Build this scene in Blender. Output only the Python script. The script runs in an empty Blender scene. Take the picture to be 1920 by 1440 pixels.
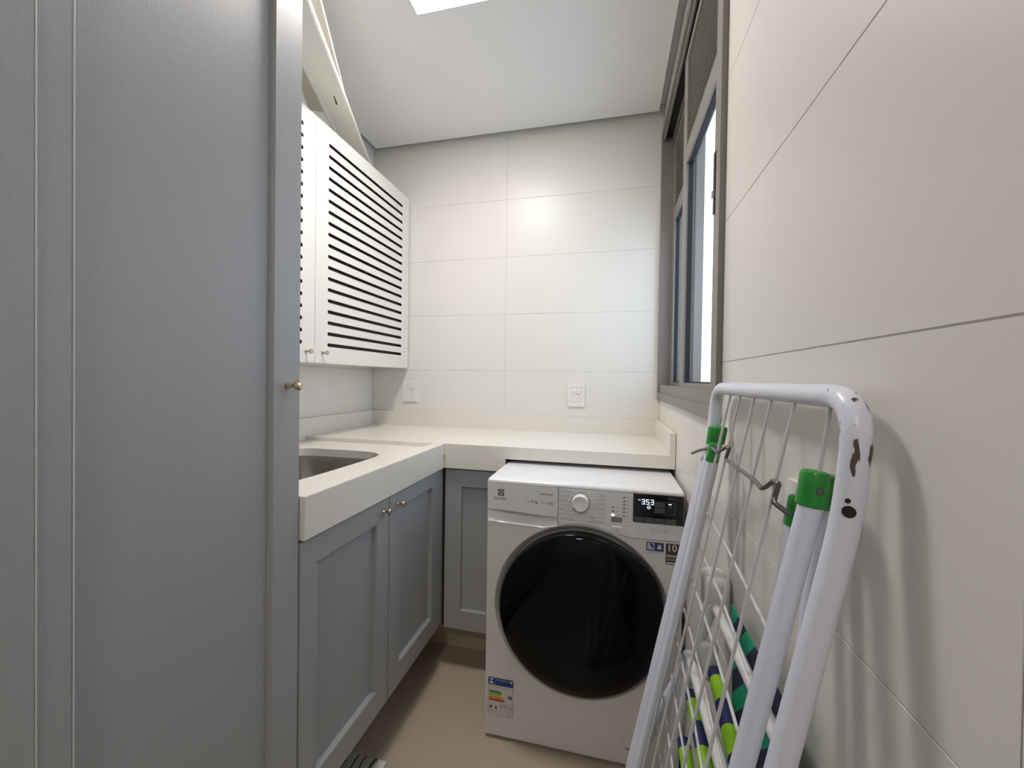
import bpy, bmesh, math, random
from mathutils import Vector, Matrix
random.seed(7)
S = bpy.context.scene
C = S.collection
PI = math.pi

# ------------------------------------------------------------------ camera
EYE = 1.1713
R_ = Vector((0.97200106, 0.23454375, 0.01425375))
U_ = Vector((-0.01672637, 0.00855625, 0.99982349))
F_ = Vector((-0.23438039, 0.97206791, -0.01223975))
cd = bpy.data.cameras.new('camera'); cam = bpy.data.objects.new('camera', cd); C.objects.link(cam)
cam.matrix_world = Matrix(((R_.x, U_.x, -F_.x, 0), (R_.y, U_.y, -F_.y, 0), (R_.z, U_.z, -F_.z, EYE), (0, 0, 0, 1)))
cd.sensor_width = 36; cd.lens = 763.87 / 1920 * 36; cd.clip_start = 0.01
S.camera = cam
# ------------------------------------------------------------------ light and exposure
LAMP = 65.0
FILL = 62.0
W = bpy.data.worlds.new('sky'); S.world = W; W.use_nodes = True
wb = W.node_tree.nodes['Background']; wb.inputs[0].default_value = (0.72, 0.84, 1.0, 1); wb.inputs[1].default_value = 3.0
S.view_settings.view_transform = 'Standard'; S.view_settings.look = 'None'
S.view_settings.gamma = 1; S.view_settings.use_curve_mapping = False
S.view_settings.exposure = 0.0

# ------------------------------------------------------------------ materials
def srgb(r, g, b):
    f = lambda c: (c / 255 / 12.92) if c <= 10 else ((c / 255 + .055) / 1.055) ** 2.4
    return (f(r), f(g), f(b), 1)
def mat(name, col, rough=.5, metal=0, spec=.5, bump=0, scale=200, coat=0, emit=None, estr=0, var=0, stretch=None, vscale=3):
    m = bpy.data.materials.new(name); m.use_nodes = True
    nt = m.node_tree; b = nt.nodes['Principled BSDF']
    b.inputs['Base Color'].default_value = col; b.inputs['Roughness'].default_value = rough
    b.inputs['Metallic'].default_value = metal; b.inputs['Specular IOR Level'].default_value = spec
    b.inputs['Coat Weight'].default_value = coat; b.inputs['Coat Roughness'].default_value = .08
    if emit: b.inputs['Emission Color'].default_value = emit; b.inputs['Emission Strength'].default_value = estr
    tc = nt.nodes.new('ShaderNodeTexCoord'); mp = nt.nodes.new('ShaderNodeMapping')
    nt.links.new(tc.outputs['Object'], mp.inputs[0])
    if stretch: mp.inputs['Scale'].default_value = stretch
    if bump:
        n = nt.nodes.new('ShaderNodeTexNoise'); n.inputs['Scale'].default_value = scale; n.inputs['Detail'].default_value = 4
        bp = nt.nodes.new('ShaderNodeBump'); bp.inputs['Strength'].default_value = bump; bp.inputs['Distance'].default_value = .001
        nt.links.new(mp.outputs[0], n.inputs[0]); nt.links.new(n.outputs[0], bp.inputs['Height']); nt.links.new(bp.outputs[0], b.inputs['Normal'])
    if var:
        n = nt.nodes.new('ShaderNodeTexNoise'); n.inputs['Scale'].default_value = vscale; n.inputs['Detail'].default_value = 3
        mx = nt.nodes.new('ShaderNodeMix'); mx.data_type = 'RGBA'
        mx.inputs[6].default_value = tuple(c * (1 - var) for c in col[:3]) + (1,)
        mx.inputs[7].default_value = tuple(min(1, c * (1 + var)) for c in col[:3]) + (1,)
        nt.links.new(tc.outputs['Object'], n.inputs[0]); nt.links.new(n.outputs[0], mx.inputs[0]); nt.links.new(mx.outputs[2], b.inputs['Base Color'])
    return m
def emat(name, col, s):
    m = bpy.data.materials.new(name); m.use_nodes = True; nt = m.node_tree
    nt.nodes.clear(); e = nt.nodes.new('ShaderNodeEmission'); o = nt.nodes.new('ShaderNodeOutputMaterial')
    e.inputs[0].default_value = col; e.inputs[1].default_value = s; nt.links.new(e.outputs[0], o.inputs[0]); return m
M = {}
M['tile'] = mat('wall_tile_satin', (.79, .765, .715, 1), rough=.33, spec=.35, bump=.05, scale=25, var=.015)
M['grout'] = mat('grout', (.66, .63, .58, 1), rough=.9, bump=.2, scale=400)
M['ceiling'] = mat('ceiling_paint', (.88, .865, .85, 1), rough=.9, bump=.1, scale=500)
M['floor'] = mat('floor_tile_beige', (.46, .385, .29, 1), rough=.35, bump=.1, scale=300, var=.06)
M['fgrout'] = mat('floor_grout', (.33, .27, .2, 1), rough=.9)
M['grey'] = mat('grey_cabinet_paint', (.375, .385, .395, 1), rough=.42, bump=.35, scale=60, stretch=(30, 30, 1.2), var=.03)
M['gap'] = mat('dark_gap', (.02, .018, .016, 1), rough=.9)
M['white'] = mat('white_cabinet_paint', (.78, .765, .72, 1), rough=.35, bump=.03, scale=80)
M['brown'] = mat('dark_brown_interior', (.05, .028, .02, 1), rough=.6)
M['quartz'] = mat('cream_quartz', (.80, .765, .69, 1), rough=.28, bump=.02, scale=300, var=.01)
M['kick'] = mat('beige_toe_kick', (.50, .42, .32, 1), rough=.5)
M['steel'] = mat('brushed_steel', (.52, .50, .47, 1), rough=.30, metal=1, bump=.25, scale=40, stretch=(1, 1, 30))
M['brass'] = mat('champagne_metal', (.66, .54, .40, 1), rough=.14, metal=1)
M['alu'] = mat('taupe_aluminium', (.215, .20, .175, 1), rough=.42, metal=0, spec=.6, bump=.03, scale=300)
M['black'] = mat('black_plastic', (.012, .012, .013, 1), rough=.3)
M['rubber'] = mat('black_gasket', (.01, .01, .012, 1), rough=.7)
M['plastic'] = mat('white_plastic', (.82, .80, .77, 1), rough=.35)
M['outlet'] = mat('outlet_plastic', (.83, .80, .775, 1), rough=.3)
M['enamel'] = mat('white_enamel', (.82, .82, .83, 1), rough=.22, spec=.5)
M['fascia'] = mat('fascia_plastic', (.76, .76, .77, 1), rough=.35)
M['mbody'] = mat('machine_body_paint', (.74, .72, .705, 1), rough=.38)
M['ring'] = mat('grey_door_surround', (.56, .55, .54, 1), rough=.45)
M['doorglass'] = mat('black_door_glass', (.003, .003, .004, 1), rough=.05, spec=.16)
M['rim'] = mat('black_door_rim', (.008, .008, .008, 1), rough=.2, spec=.4)
M['screen'] = mat('black_screen', (.006, .006, .009, 1), rough=.12)
M['btn'] = mat('dark_grey_keys', (.075, .075, .075, 1), rough=.4)
M['gbtn'] = mat('grey_key', (.22, .22, .22, 1), rough=.4)
M['ink'] = mat('dark_ink', (.05, .05, .06, 1), rough=.6)
M['lightink'] = mat('grey_ink', (.24, .24, .25, 1), rough=.6)
M['blueink'] = mat('blue_ink', (.08, .10, .38, 1), rough=.6)
M['paper'] = mat('paper_white', (.68, .67, .64, 1), rough=.5)
M['lcd'] = emat('lcd_blue_white', (.62, .78, 1, 1), 1.6)
M['led'] = emat('led_white', (1, 1, 1, 1), 1.6)
M['chrome'] = mat('grey_bare_steel_wire', (.17, .165, .16, 1), rough=.35, metal=.7)
M['green'] = mat('green_cap_plastic', (.02, .27, .035, 1), rough=.3)
M['wire'] = mat('white_coated_wire', (.62, .62, .65, 1), rough=.35)
M['hole'] = mat('dark_rusty_hole', (.03, .018, .014, 1), rough=.9)
M['chair'] = mat('white_tube_enamel', (.72, .72, .74, 1), rough=.25)
M['board'] = mat('cream_board', (.72, .69, .62, 1), rough=.4, var=.02)
M['diff'] = emat('lamp_diffuser', (1.0, .945, .90, 1), LAMP)
M['fill_diff'] = emat('fill_light_diffuser', (1.0, .95, .91, 1), FILL)
M['outer'] = mat('outside_render', (.80, .80, .80, 1), rough=.9)
for nm, c in dict(navyc=(.035, .05, .17, 1), darkblue=(.02, .05, .24, 1), red=(.45, .03, .02, 1), orange=(.62, .22, .04, 1), yellow=(.62, .50, .08, 1), lgreen=(.16, .36, .06, 1), dgreen=(.02, .17, .04, 1)).items():
    M[nm] = mat('print_' + nm, c, rough=.5)

# white tube paint with rust scars near its upper bend
def tube_paint():
    m = mat('chipped_white_tube', (.78, .80, .92, 1), rough=.3, bump=.08, scale=400)
    nt = m.node_tree; b = nt.nodes['Principled BSDF']
    g = nt.nodes.new('ShaderNodeNewGeometry'); n = nt.nodes.new('ShaderNodeTexNoise'); n.inputs['Scale'].default_value = 150; n.inputs['Detail'].default_value = 5
    mp = nt.nodes.new('ShaderNodeMapping'); mp.inputs['Scale'].default_value = (1, 1, .22)
    nt.links.new(g.outputs['Position'], mp.inputs[0]); nt.links.new(mp.outputs[0], n.inputs[0])
    vs = nt.nodes.new('ShaderNodeVectorMath'); vs.operation = 'DISTANCE'; vs.inputs[1].default_value = (.199, .388, 1.13)
    nt.links.new(g.outputs['Position'], vs.inputs[0])
    k = nt.nodes.new('ShaderNodeMath'); k.operation = 'MULTIPLY'; k.inputs[1].default_value = 1.5; nt.links.new(vs.outputs['Value'], k.inputs[0])
    s = nt.nodes.new('ShaderNodeMath'); s.operation = 'SUBTRACT'; nt.links.new(n.outputs[0], s.inputs[0]); nt.links.new(k.outputs[0], s.inputs[1])
    r = nt.nodes.new('ShaderNodeValToRGB'); r.color_ramp.elements[0].position = .55; r.color_ramp.elements[1].position = .59
    nt.links.new(s.outputs[0], r.inputs[0])
    mx = nt.nodes.new('ShaderNodeMix'); mx.data_type = 'RGBA'; mx.inputs[6].default_value = (.78, .80, .92, 1); mx.inputs[7].default_value = (.10, .065, .05, 1)
    nt.links.new(r.outputs[0], mx.inputs[0]); nt.links.new(mx.outputs[2], b.inputs['Base Color']); return m
M['tube'] = tube_paint()

# woven stripes: two colours alternating along Y every 37 mm
def stripes(name, a, b_, phase, kz=0.0):
    m = mat(name, a, rough=.8, bump=.5, scale=900); nt = m.node_tree; b = nt.nodes['Principled BSDF']
    g = nt.nodes.new('ShaderNodeNewGeometry'); sp = nt.nodes.new('ShaderNodeSeparateXYZ'); nt.links.new(g.outputs['Position'], sp.inputs[0])
    ops = [('SUBTRACT', phase), ('DIVIDE', .074), ('FRACT', 0), ('GREATER_THAN', .5)]; 
    zz = nt.nodes.new('ShaderNodeMath'); zz.operation = 'MULTIPLY_ADD'; zz.inputs[1].default_value = kz
    nt.links.new(sp.outputs['Z'], zz.inputs[0]); nt.links.new(sp.outputs['Y'], zz.inputs[2]); last = zz.outputs[0]
    for o, v in ops:
        q = nt.nodes.new('ShaderNodeMath'); q.operation = o; nt.links.new(last, q.inputs[0]); q.inputs[1].default_value = v; last = q.outputs[0]
    mx = nt.nodes.new('ShaderNodeMix'); mx.data_type = 'RGBA'; mx.inputs[6].default_value = a; mx.inputs[7].default_value = b_
    nt.links.new(last, mx.inputs[0]); nt.links.new(mx.outputs[2], b.inputs['Base Color']); return m
M['lime'] = stripes('lime_and_navy_stripes', (.025, .03, .12, 1), (.30, .62, .02, 1), .682 - .0)
M['teal'] = stripes('teal_and_navy_stripes', (.018, .02, .07, 1), (.0, .34, .19, 1), 1.396, 1.0)

def pane_mat():
    m = bpy.data.materials.new('window_glass'); m.use_nodes = True; nt = m.node_tree; nt.nodes.clear()
    o = nt.nodes.new('ShaderNodeOutputMaterial'); t = nt.nodes.new('ShaderNodeBsdfTransparent'); gl = nt.nodes.new('ShaderNodeBsdfGlossy')
    t.inputs[0].default_value = (.90, .93, .96, 1); gl.inputs['Roughness'].default_value = .01
    lw = nt.nodes.new('ShaderNodeLayerWeight'); lw.inputs[0].default_value = .5; mx = nt.nodes.new('ShaderNodeMixShader')
    pw = nt.nodes.new('ShaderNodeMath'); pw.operation = 'POWER'; pw.inputs[1].default_value = 6; nt.links.new(lw.outputs['Facing'], pw.inputs[0])
    f = nt.nodes.new('ShaderNodeMath'); f.operation = 'MULTIPLY'; f.inputs[1].default_value = .5; nt.links.new(pw.outputs[0], f.inputs[0])
    nt.links.new(f.outputs[0], mx.inputs[0]); nt.links.new(t.outputs[0], mx.inputs[1]); nt.links.new(gl.outputs[0], mx.inputs[2]); nt.links.new(mx.outputs[0], o.inputs[0]); return m
M['pane'] = pane_mat()

# ------------------------------------------------------------------ helpers
def obj(name, bm, m, parent=None, smooth=False, **props):
    root = parent
    while root is not None and root.parent is not None: root = root.parent
    if root is not None:
        bmesh.ops.translate(bm, verts=bm.verts, vec=-root.location)
    bmesh.ops.recalc_face_normals(bm, faces=bm.faces)
    me = bpy.data.meshes.new(name); bm.to_mesh(me); bm.free()
    if smooth:
        for p in me.polygons: p.use_smooth = True
    me.materials.append(M[m] if isinstance(m, str) else m)
    o = bpy.data.objects.new(name, me); C.objects.link(o)
    if smooth:
        try: me.set_sharp_from_angle(angle=math.radians(35))
        except Exception: pass
    if parent is not None: o.parent = parent
    for k, v in props.items(): o[k] = v
    return o
def thing(name, label, cat, loc=(0, 0, 0), group=None):
    o = bpy.data.objects.new(name, None); C.objects.link(o); o.location = loc; o.empty_display_size = .05
    o['label'] = label; o['category'] = cat
    if group: o['group'] = group
    return o
def box(bm, x0, x1, y0, y1, z0, z1):
    v = [bm.verts.new(p) for p in ((x0, y0, z0), (x1, y0, z0), (x1, y1, z0), (x0, y1, z0), (x0, y0, z1), (x1, y0, z1), (x1, y1, z1), (x0, y1, z1))]
    for f in ((3, 2, 1, 0), (4, 5, 6, 7), (0, 1, 5, 4), (1, 2, 6, 5), (2, 3, 7, 6), (3, 0, 4, 7)): bm.faces.new([v[i] for i in f])
    return bm
def B(*a, bev=0, seg=2):
    bm = bmesh.new(); box(bm, *a)
    if bev: bmesh.ops.bevel(bm, geom=bm.edges[:] , offset=bev, segments=seg, affect='EDGES', profile=.5)
    return bm
def fillet(pts, rad, n=7):
    out = [Vector(pts[0])]
    for i in range(1, len(pts) - 1):
        p = Vector(pts[i]); a = Vector(pts[i - 1]); b = Vector(pts[i + 1])
        r = rad[i] if isinstance(rad, dict) and i in rad else (rad if not isinstance(rad, dict) else 0)
        if not r: out.append(p); continue
        d1 = (a - p).normalized(); d2 = (b - p).normalized()
        for k in range(n + 1):
            t = k / n; q = (p + d1 * r) * (1 - t) ** 2 + p * 2 * t * (1 - t) + (p + d2 * r) * t ** 2; out.append(q)
    out.append(Vector(pts[-1])); return out
def tube(bm, pts, r, n=12, cap=True, rad=0, seg=7):
    pts = fillet(pts, rad, seg) if rad else [Vector(p) for p in pts]
    rings = []; up = None
    for i, p in enumerate(pts):
        t = (pts[min(i + 1, len(pts) - 1)] - pts[max(i - 1, 0)]).normalized()
        if up is None:
            up = Vector((0, 0, 1)) if abs(t.z) < .9 else Vector((1, 0, 0))
        s = t.cross(up).normalized(); up = s.cross(t).normalized()
        rr = r[i] if isinstance(r, (list, tuple)) else r
        rings.append([bm.verts.new(p + (s * math.cos(2 * PI * k / n) + up * math.sin(2 * PI * k / n)) * rr) for k in range(n)])
    for a, b in zip(rings, rings[1:]):
        for k in range(n): bm.faces.new((a[k], a[(k + 1) % n], b[(k + 1) % n], b[k]))
    if cap: bm.faces.new(rings[0][::-1]); bm.faces.new(rings[-1])
    return bm
def lathe(bm, prof, origin, axis='x', n=24, caps=True):
    o = Vector(origin); ax = {'x': Vector((1, 0, 0)), 'y': Vector((0, -1, 0)), 'z': Vector((0, 0, 1))}[axis]
    s = Vector((0, 0, 1)) if axis != 'z' else Vector((1, 0, 0)); t = ax.cross(s)
    rings = []
    for r, h in prof:
        rings.append([bm.verts.new(o + ax * h + (s * math.cos(2 * PI * k / n) + t * math.sin(2 * PI * k / n)) * max(r, 1e-5)) for k in range(n)])
    for a, b in zip(rings, rings[1:]):
        for k in range(n): bm.faces.new((a[k], a[(k + 1) % n], b[(k + 1) % n], b[k]))
    if caps: bm.faces.new(rings[0][::-1]); bm.faces.new(rings[-1])
    return bm
def rrect(a0, a1, b0, b1, r, n=5):
    P = []
    for cx, cy, s in ((a1 - r, b1 - r, 0), (a0 + r, b1 - r, 1), (a0 + r, b0 + r, 2), (a1 - r, b0 + r, 3)):
        for k in range(n + 1):
            t = PI / 2 * (s + k / n); P.append((cx + r * math.cos(t), cy + r * math.sin(t)))
    return P
def prism(outer, holes, d0, d1, plane):
    """extrude a polygon with holes; plane 'x' maps (a,b)->(d,a,b), 'y' -> (a,d,b), 'z' -> (a,b,d)"""
    mp = {'x': lambda a, b, d: (d, a, b), 'y': lambda a, b, d: (a, d, b), 'z': lambda a, b, d: (a, b, d)}[plane]
    bm = bmesh.new(); allv = []
    for d in (d0, d1):
        es = []; loops = []
        for L in [outer] + list(holes):
            vs = [bm.verts.new(mp(a, b, d)) for a, b in L]; loops.append(vs)
            for i in range(len(vs)): es.append(bm.edges.new((vs[i], vs[(i + 1) % len(vs)])))
        bmesh.ops.triangle_fill(bm, edges=es, use_beauty=True, use_dissolve=False); allv.append(loops)
    for La, Lb in zip(*allv):
        for i in range(len(La)):
            j = (i + 1) % len(La); bm.faces.new((La[i], La[j], Lb[j], Lb[i]))
    bmesh.ops.recalc_face_normals(bm, faces=bm.faces); bm.normal_update()
    return bm
def text_mesh(s, size, align='LEFT', bold=0):
    cu = bpy.data.curves.new('t', 'FONT'); cu.body = s; cu.size = size; cu.align_x = align; cu.align_y = 'CENTER'; cu.offset = bold; cu.resolution_u = 2
    o = bpy.data.objects.new('t', cu); C.objects.link(o)
    dg = bpy.context.evaluated_depsgraph_get(); dg.update(); me = bpy.data.meshes.new_from_object(o.evaluated_get(dg))
    vs = [v.co.copy() for v in me.vertices]; fs = [list(p.vertices) for p in me.polygons]
    bpy.data.objects.remove(o); bpy.data.curves.remove(cu); bpy.data.meshes.remove(me); return vs, fs
def put_text(bm, s, size, x, z, y, align='LEFT', bold=0):
    vs, fs = text_mesh(s, size, align, bold)
    V = [bm.verts.new((x + v.x, y, z + v.y)) for v in vs]
    for f in fs:
        try: bm.faces.new([V[i] for i in f])
        except ValueError: pass
def quad(bm, pts):
    bm.faces.new([bm.verts.new(p) for p in pts])
def face_rect(bm, x0, x1, z0, z1, y):
    quad(bm, ((x0, y, z0), (x1, y, z0), (x1, y, z1), (x0, y, z1)))
def circle(cx, cy, r, n=64): return [(cx + r * math.cos(2 * PI * k / n), cy + r * math.sin(2 * PI * k / n)) for k in range(n)]

# ------------------------------------------------------------------ room shell
XL, XR, YB, YN, ZT = -1.29, .226, 2.025, -2.2, 2.417
TT = .008
def struct(name, bm, m): 
    o = obj(name, bm, m); o['kind'] = 'structure'; return o
struct('floor', B(XL - .1, XR + .1, YN - .1, YB + .1, -.06, -.009), 'fgrout')
flr = bpy.data.objects['floor']
fy = [YN, -.8, .1, 1.0, 1.9, YB]; fx = [XL, -.82, XR]
for i in range(2):
    for j in range(5):
        obj('floor_tile', B(fx[i] + .001, fx[i + 1] - .001, fy[j] + .001, fy[j + 1] - .001, -.009, 0), 'floor', flr)
wb_ = struct('wall_back', B(XL - .1, XR + .1, YB + .0014, YB + .12, -.06, 2.56), 'grout')
wl_ = struct('wall_left', B(XL - .12, XL - .0014, YN - .1, YB + .12, -.06, 2.56), 'grout')
WY0, WY1, WZ0, WZ1 = .960, 1.990, 1.118, 2.292       # clear opening of the window
bm = bmesh.new()
for a in ((YN - .1, WY0 - .02, -.06, 2.56), (WY1 + .02, YB + .12, -.06, 2.56), (WY0 - .02, WY1 + .02, -.06, WZ0 - .02), (WY0 - .02, WY1 + .02, WZ1 + .02, 2.56)):
    box(bm, XR + .0014, XR + .13, *a)
wr_ = struct('wall_right', bm, 'grout')
struct('wall_near', B(XL - .1, XR + .1, YN - .12, YN, -.06, 2.56), mat('near_wall_paint', (.78, .76, .72, 1), rough=.8))
bm = bmesh.new(); box(bm, XL + .028, XR - .028, YN, YB - .028, ZT, ZT + .014); struct('ceiling', bm, 'ceiling')
struct('trim_1', B(XL - .1, XR + .1, YN - .1, YB + .1, ZT + .05, ZT + .14), 'ceiling')   # slab above the shadow gap
zr = [0, .047, .339, .630, .921, 1.212, 1.502, 1.794, 2.086, 2.46]
J = .0007
def tiles(parent, axis, cuts, d0, d1, hole=None):
    for i in range(len(cuts) - 1):
        for k in range(len(zr) - 1):
            a0, a1, b0, b1 = cuts[i] + J, cuts[i + 1] - J, zr[k] + J, zr[k + 1] - J
            rects = [(a0, a1, b0, b1)]
            if hole:
                h0, h1, g0, g1 = hole
                if a0 < h1 and a1 > h0 and b0 < g1 and b1 > g0:
                    rects = []
                    if a0 < h0: rects.append((a0, h0, b0, b1))
                    if a1 > h1: rects.append((h1, a1, b0, b1))
                    c0, c1 = max(a0, h0), min(a1, h1)
                    if b0 < g0: rects.append((c0, c1, b0, g0))
                    if b1 > g1: rects.append((c0, c1, g1, b1))
            if not rects: continue
            bm = bmesh.new()
            for r in rects:
                if axis == 'x': box(bm, d0, d1, r[0], r[1], r[2], r[3])
                else: box(bm, r[0], r[1], d0, d1, r[2], r[3])
            if len(rects) == 1: bmesh.ops.bevel(bm, geom=bm.edges[:], offset=.0006, segments=1, affect='EDGES')
            obj('wall_tile', bm, 'tile', parent)
tiles(wb_, 'y', [XL, -.527, XR], YB, YB + TT)
tiles(wr_, 'x', [YN, -1.476, -.595, .286, 1.167, YB], XR, XR + TT, (WY0 - .02, WY1 + .02, WZ0 - .02, WZ1 + .02))
tiles(wl_, 'x', [YN, -1.49, -.61, .27, 1.15, YB], XL - TT, XL)

# ------------------------------------------------------------------ window in the right wall
win = struct('window_1', prism([(WY0 - .032, WZ0 - .032), (WY1 + .032, WZ0 - .032), (WY1 + .032, WZ1 + .032), (WY0 - .032, WZ1 + .032)],
    [[(WY0, WZ0), (WY1, WZ0), (WY1, WZ1), (WY0, WZ1)]], .2140, .226, 'x'), 'alu')
bm = bmesh.new()
box(bm, .226, .345, WY0 - .018, WY0, WZ0 - .018, WZ1 + .018); box(bm, .226, .345, WY1, WY1 + .018, WZ0 - .018, WZ1 + .018)
box(bm, .226, .345, WY0, WY1, WZ0 - .018, WZ0); box(bm, .226, .345, WY0, WY1, WZ1, WZ1 + .018)
obj('window_jamb', bm, 'alu', win)
bm = bmesh.new(); box(bm, .221, .229, WY0 + .001, WY1 - .001, WZ0 - .001, WZ0 + .036); box(bm, .2585, .2605, WY0, WY1, WZ0, WZ0 + .034); box(bm, .300, .345, WY0, WY1, WZ0, WZ0 + .034)
obj('sill_track', bm, 'alu', win)
bm = bmesh.new(); box(bm, .221, .227, WY0, WY1, WZ1 - .022, WZ1); box(bm, .2585, .2605, WY0, WY1, WZ1 - .04, WZ1); box(bm, .300, .345, WY0, WY1, WZ1 - .04, WZ1)
obj('head_track', bm, 'alu', win)
def sash(x0, y0, y1, z0, z1, latch):
    x1 = x0 + .026; st = .062; zl = 1.885
    s = obj('window_sash', prism([(y0, z0), (y1, z0), (y1, z1), (y0, z1)], [[(y0 + st, z0 + .045), (y1 - st, z0 + .045), (y1 - st, zl), (y0 + st, zl)], [(y0 + st, zl + .055), (y1 - st, zl + .055), (y1 - st, z1 - .03), (y0 + st, z1 - .03)]], x0, x1, 'x'), 'alu', win)
    obj('window_pane', B(x0 + .013, x0 + .017, y0 + st, y1 - st, z0 + .045, zl), 'pane', s)
    g = bmesh.new()
    for a in ((y0 + st, y0 + st + .004, z0 + .045, zl), (y1 - st - .004, y1 - st, z0 + .045, zl), (y0 + st, y1 - st, z0 + .045, z0 + .049), (y0 + st, y1 - st, zl - .004, zl)): box(g, x0 + .008, x0 + .022, *a)
    obj('gasket', g, 'rubber', s)
    zz = zl + .055; n = 14; h = (z1 - .03 - zz) / n
    for k in range(n):
        b_ = bmesh.new(); a = zz + k * h
        pr = [(x0 + .002, a + h * .08), (x0 + .006, a + h * .02), (x0 + .018, a + h * .98), (x0 + .014, a + h * 1.04)]
        va = [b_.verts.new((p[0], y0 + st + .001, p[1])) for p in pr]; vb = [b_.verts.new((p[0], y1 - st - .001, p[1])) for p in pr]
        b_.faces.new(va); b_.faces.new(vb[::-1])
        for i in range(4): b_.faces.new((va[i], va[(i + 1) % 4], vb[(i + 1) % 4], vb[i]))
        obj('louver_slat', b_, 'alu', s)
    obj('louver_backing', B(x0 + .0195, x0 + .0225, y0 + st, y1 - st, zz, z1 - .03), 'alu', s)
    if latch:
        obj('latch', B(x0 - .004, x0 + .002, y0 + .042, y0 + .058, 1.562, 1.705, bev=.002), 'black', s)
        obj('latch_lever', B(x0 - .009, x0 - .003, y0 + .044, y0 + .056, 1.600, 1.614, bev=.001), 'plastic', s)
sash(.2300, .985, 1.495, WZ0 + .004, WZ1 - .034, True)
sash(.2640, 1.45, 1.986, WZ0 + .004, WZ1 - .034, False)
obj('head_gap_shade', B(.2295, .2995, WY0 + .001, WY1 - .001, WZ1 - .004, WZ1 - .0005), 'rubber', win)  # black strip paints in the shade of the open head track gap
# what the window looks on to: a rendered side wing and the ground outside
bm = bmesh.new(); box(bm, .45, .80, 4.1, 4.4, -.5, 4.0)
o = obj('outside_wall', bm, 'outer'); o['label'] = 'pale grey rendered wall seen outside through the window'; o['category'] = 'wall'
o.name = 'building_wall'

# ------------------------------------------------------------------ knobs
def knob(p, x, y, z, s=1.0):
    obj('knob', lathe(bmesh.new(), [(.0065 * s, 0), (.0072 * s, .0015 * s), (.0070 * s, .004 * s), (.0045 * s, .008 * s), (.0038 * s, .012 * s), (.0045 * s, .015 * s), (.0085 * s, .019 * s), (.0105 * s, .0225 * s), (.0100 * s, .026 * s), (.0075 * s, .0285 * s), (.0035 * s, .0295 * s), (0, .0297 * s)], (x, y, z), 'x', 28), 'brass', p, smooth=True)

# shaker door facing +X
def shaker(parent, xf, y0, y1, z0, z1, iy0, iy1, iz0, iz1, d, name='door', th=.020, bv=.0018, skip=-9):
    bm = prism([(y0, z0), (y1, z0), (y1, z1), (y0, z1)], [[(iy0, iz0), (iy1, iz0), (iy1, iz1), (iy0, iz1)]], xf - th, xf, 'x')
    bm.normal_update()
    ed = [e for e in bm.edges if all(abs(v.co.x - xf) < 1e-6 for v in e.verts) and e.calc_face_angle(0) > .5 and not all(abs(v.co.y - skip) < 1e-4 for v in e.verts)]
    bmesh.ops.bevel(bm, geom=ed, offset=bv, segments=3, affect='EDGES')
    dr = obj(name, bm, 'grey', parent)
    obj('door_panel', B(xf - th + .001, xf - d, iy0 - .004, iy1 + .004, iz0 - .004, iz1 + .004), 'grey', dr)
    return dr

# ------------------------------------------------------------------ tall grey cabinet at left
tc = thing('tall_cabinet', 'tall grey painted cabinet with a framed door filling the left foreground', 'cabinet', (-.95, .3, 0))
obj('carcass', B(XL + .002, -.667, -.60, .742, .10, 2.36), 'grey', tc)
d = shaker(tc, -.645, .3285, .7425, .14, 2.33, .3635, .668, .22, 2.25, .011, bv=.003, skip=.3285)
knob(d, -.645, .707, 1.152, 1.05)
bm = prism([(-.12, .14), (.3284, .14), (.3284, 2.33), (-.12, 2.33)], [[(-.05, .22), (.25, .22), (.25, 2.25), (-.05, 2.25)]], -.665, -.6420, 'x')
bm.normal_update(); ed = [e for e in bm.edges if all(abs(v.co.x + .6420) < 1e-6 for v in e.verts) and e.calc_face_angle(0) > .5]
bmesh.ops.bevel(bm, geom=ed, offset=.003, segments=3, affect='EDGES')
d = obj('door', bm, 'grey', tc); obj('door_panel', B(-.664, -.656, -.06, .26, .21, 2.26), 'grey', d)
obj('toe_kick', B(XL + .002, -.76, -.60, .742, .0, .10), 'kick', tc)
M['edge_hl'] = mat('grey_edge_highlight', (.60, .61, .62, 1), rough=.35)
for x_, y_ in ((-.6456, .3630), (-.6428, .3272)):  # thin paler strips paint the lit highlight along the door edges
    bm = bmesh.new(); tube(bm, [(x_, y_, .142), (x_, y_, 2.328)] if y_ < .34 else [(x_, y_, .22), (x_, y_, 2.25)], .0011, 8); obj('edge_highlight', bm, 'edge_hl', tc, smooth=True)

# ------------------------------------------------------------------ base cabinets under the counter
bc = thing('base_cabinet', 'grey shaker base cabinet with two doors under the sink', 'cabinet', (-.95, 1.12, 0))
bm = bmesh.new(); box(bm, XL + .002, -.667, .7445, .7625, .178, .814); box(bm, XL + .002, -.667, 1.512, 1.53, .178, .814); box(bm, XL + .002, -.667, .7625, 1.512, .178, .196); box(bm, XL + .002, XL + .012, .7625, 1.512, .196, .814); box(bm, -.687, -.667, .7625, 1.512, .76, .814)
obj('carcass', bm, 'grey', bc)
d1 = shaker(bc, -.645, .7445, 1.1095, .185, .810, .800, 1.045, .258, .745, .0165); knob(d1, -.645, 1.075, .776, .92)
d2 = shaker(bc, -.645, 1.1130, 1.490, .185, .810, 1.180, 1.421, .258, .757, .0165); knob(d2, -.645, 1.157, .775, .92)
obj('filler_strip', B(-.668, -.647, 1.4925, 1.521, .185, .812), 'grey', bc)
obj('toe_kick', B(XL + .002, -.785, .7445, 1.67, 0, .178), 'kick', bc)
bk = thing('base_cabinet', 'narrow grey shaker cabinet in the corner between sink unit and washing machine', 'cabinet', (-.51, 1.75, 0))
obj('carcass', B(-.664, -.388, 1.547, YB - .004, .168, .814), 'grey', bk)
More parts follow.
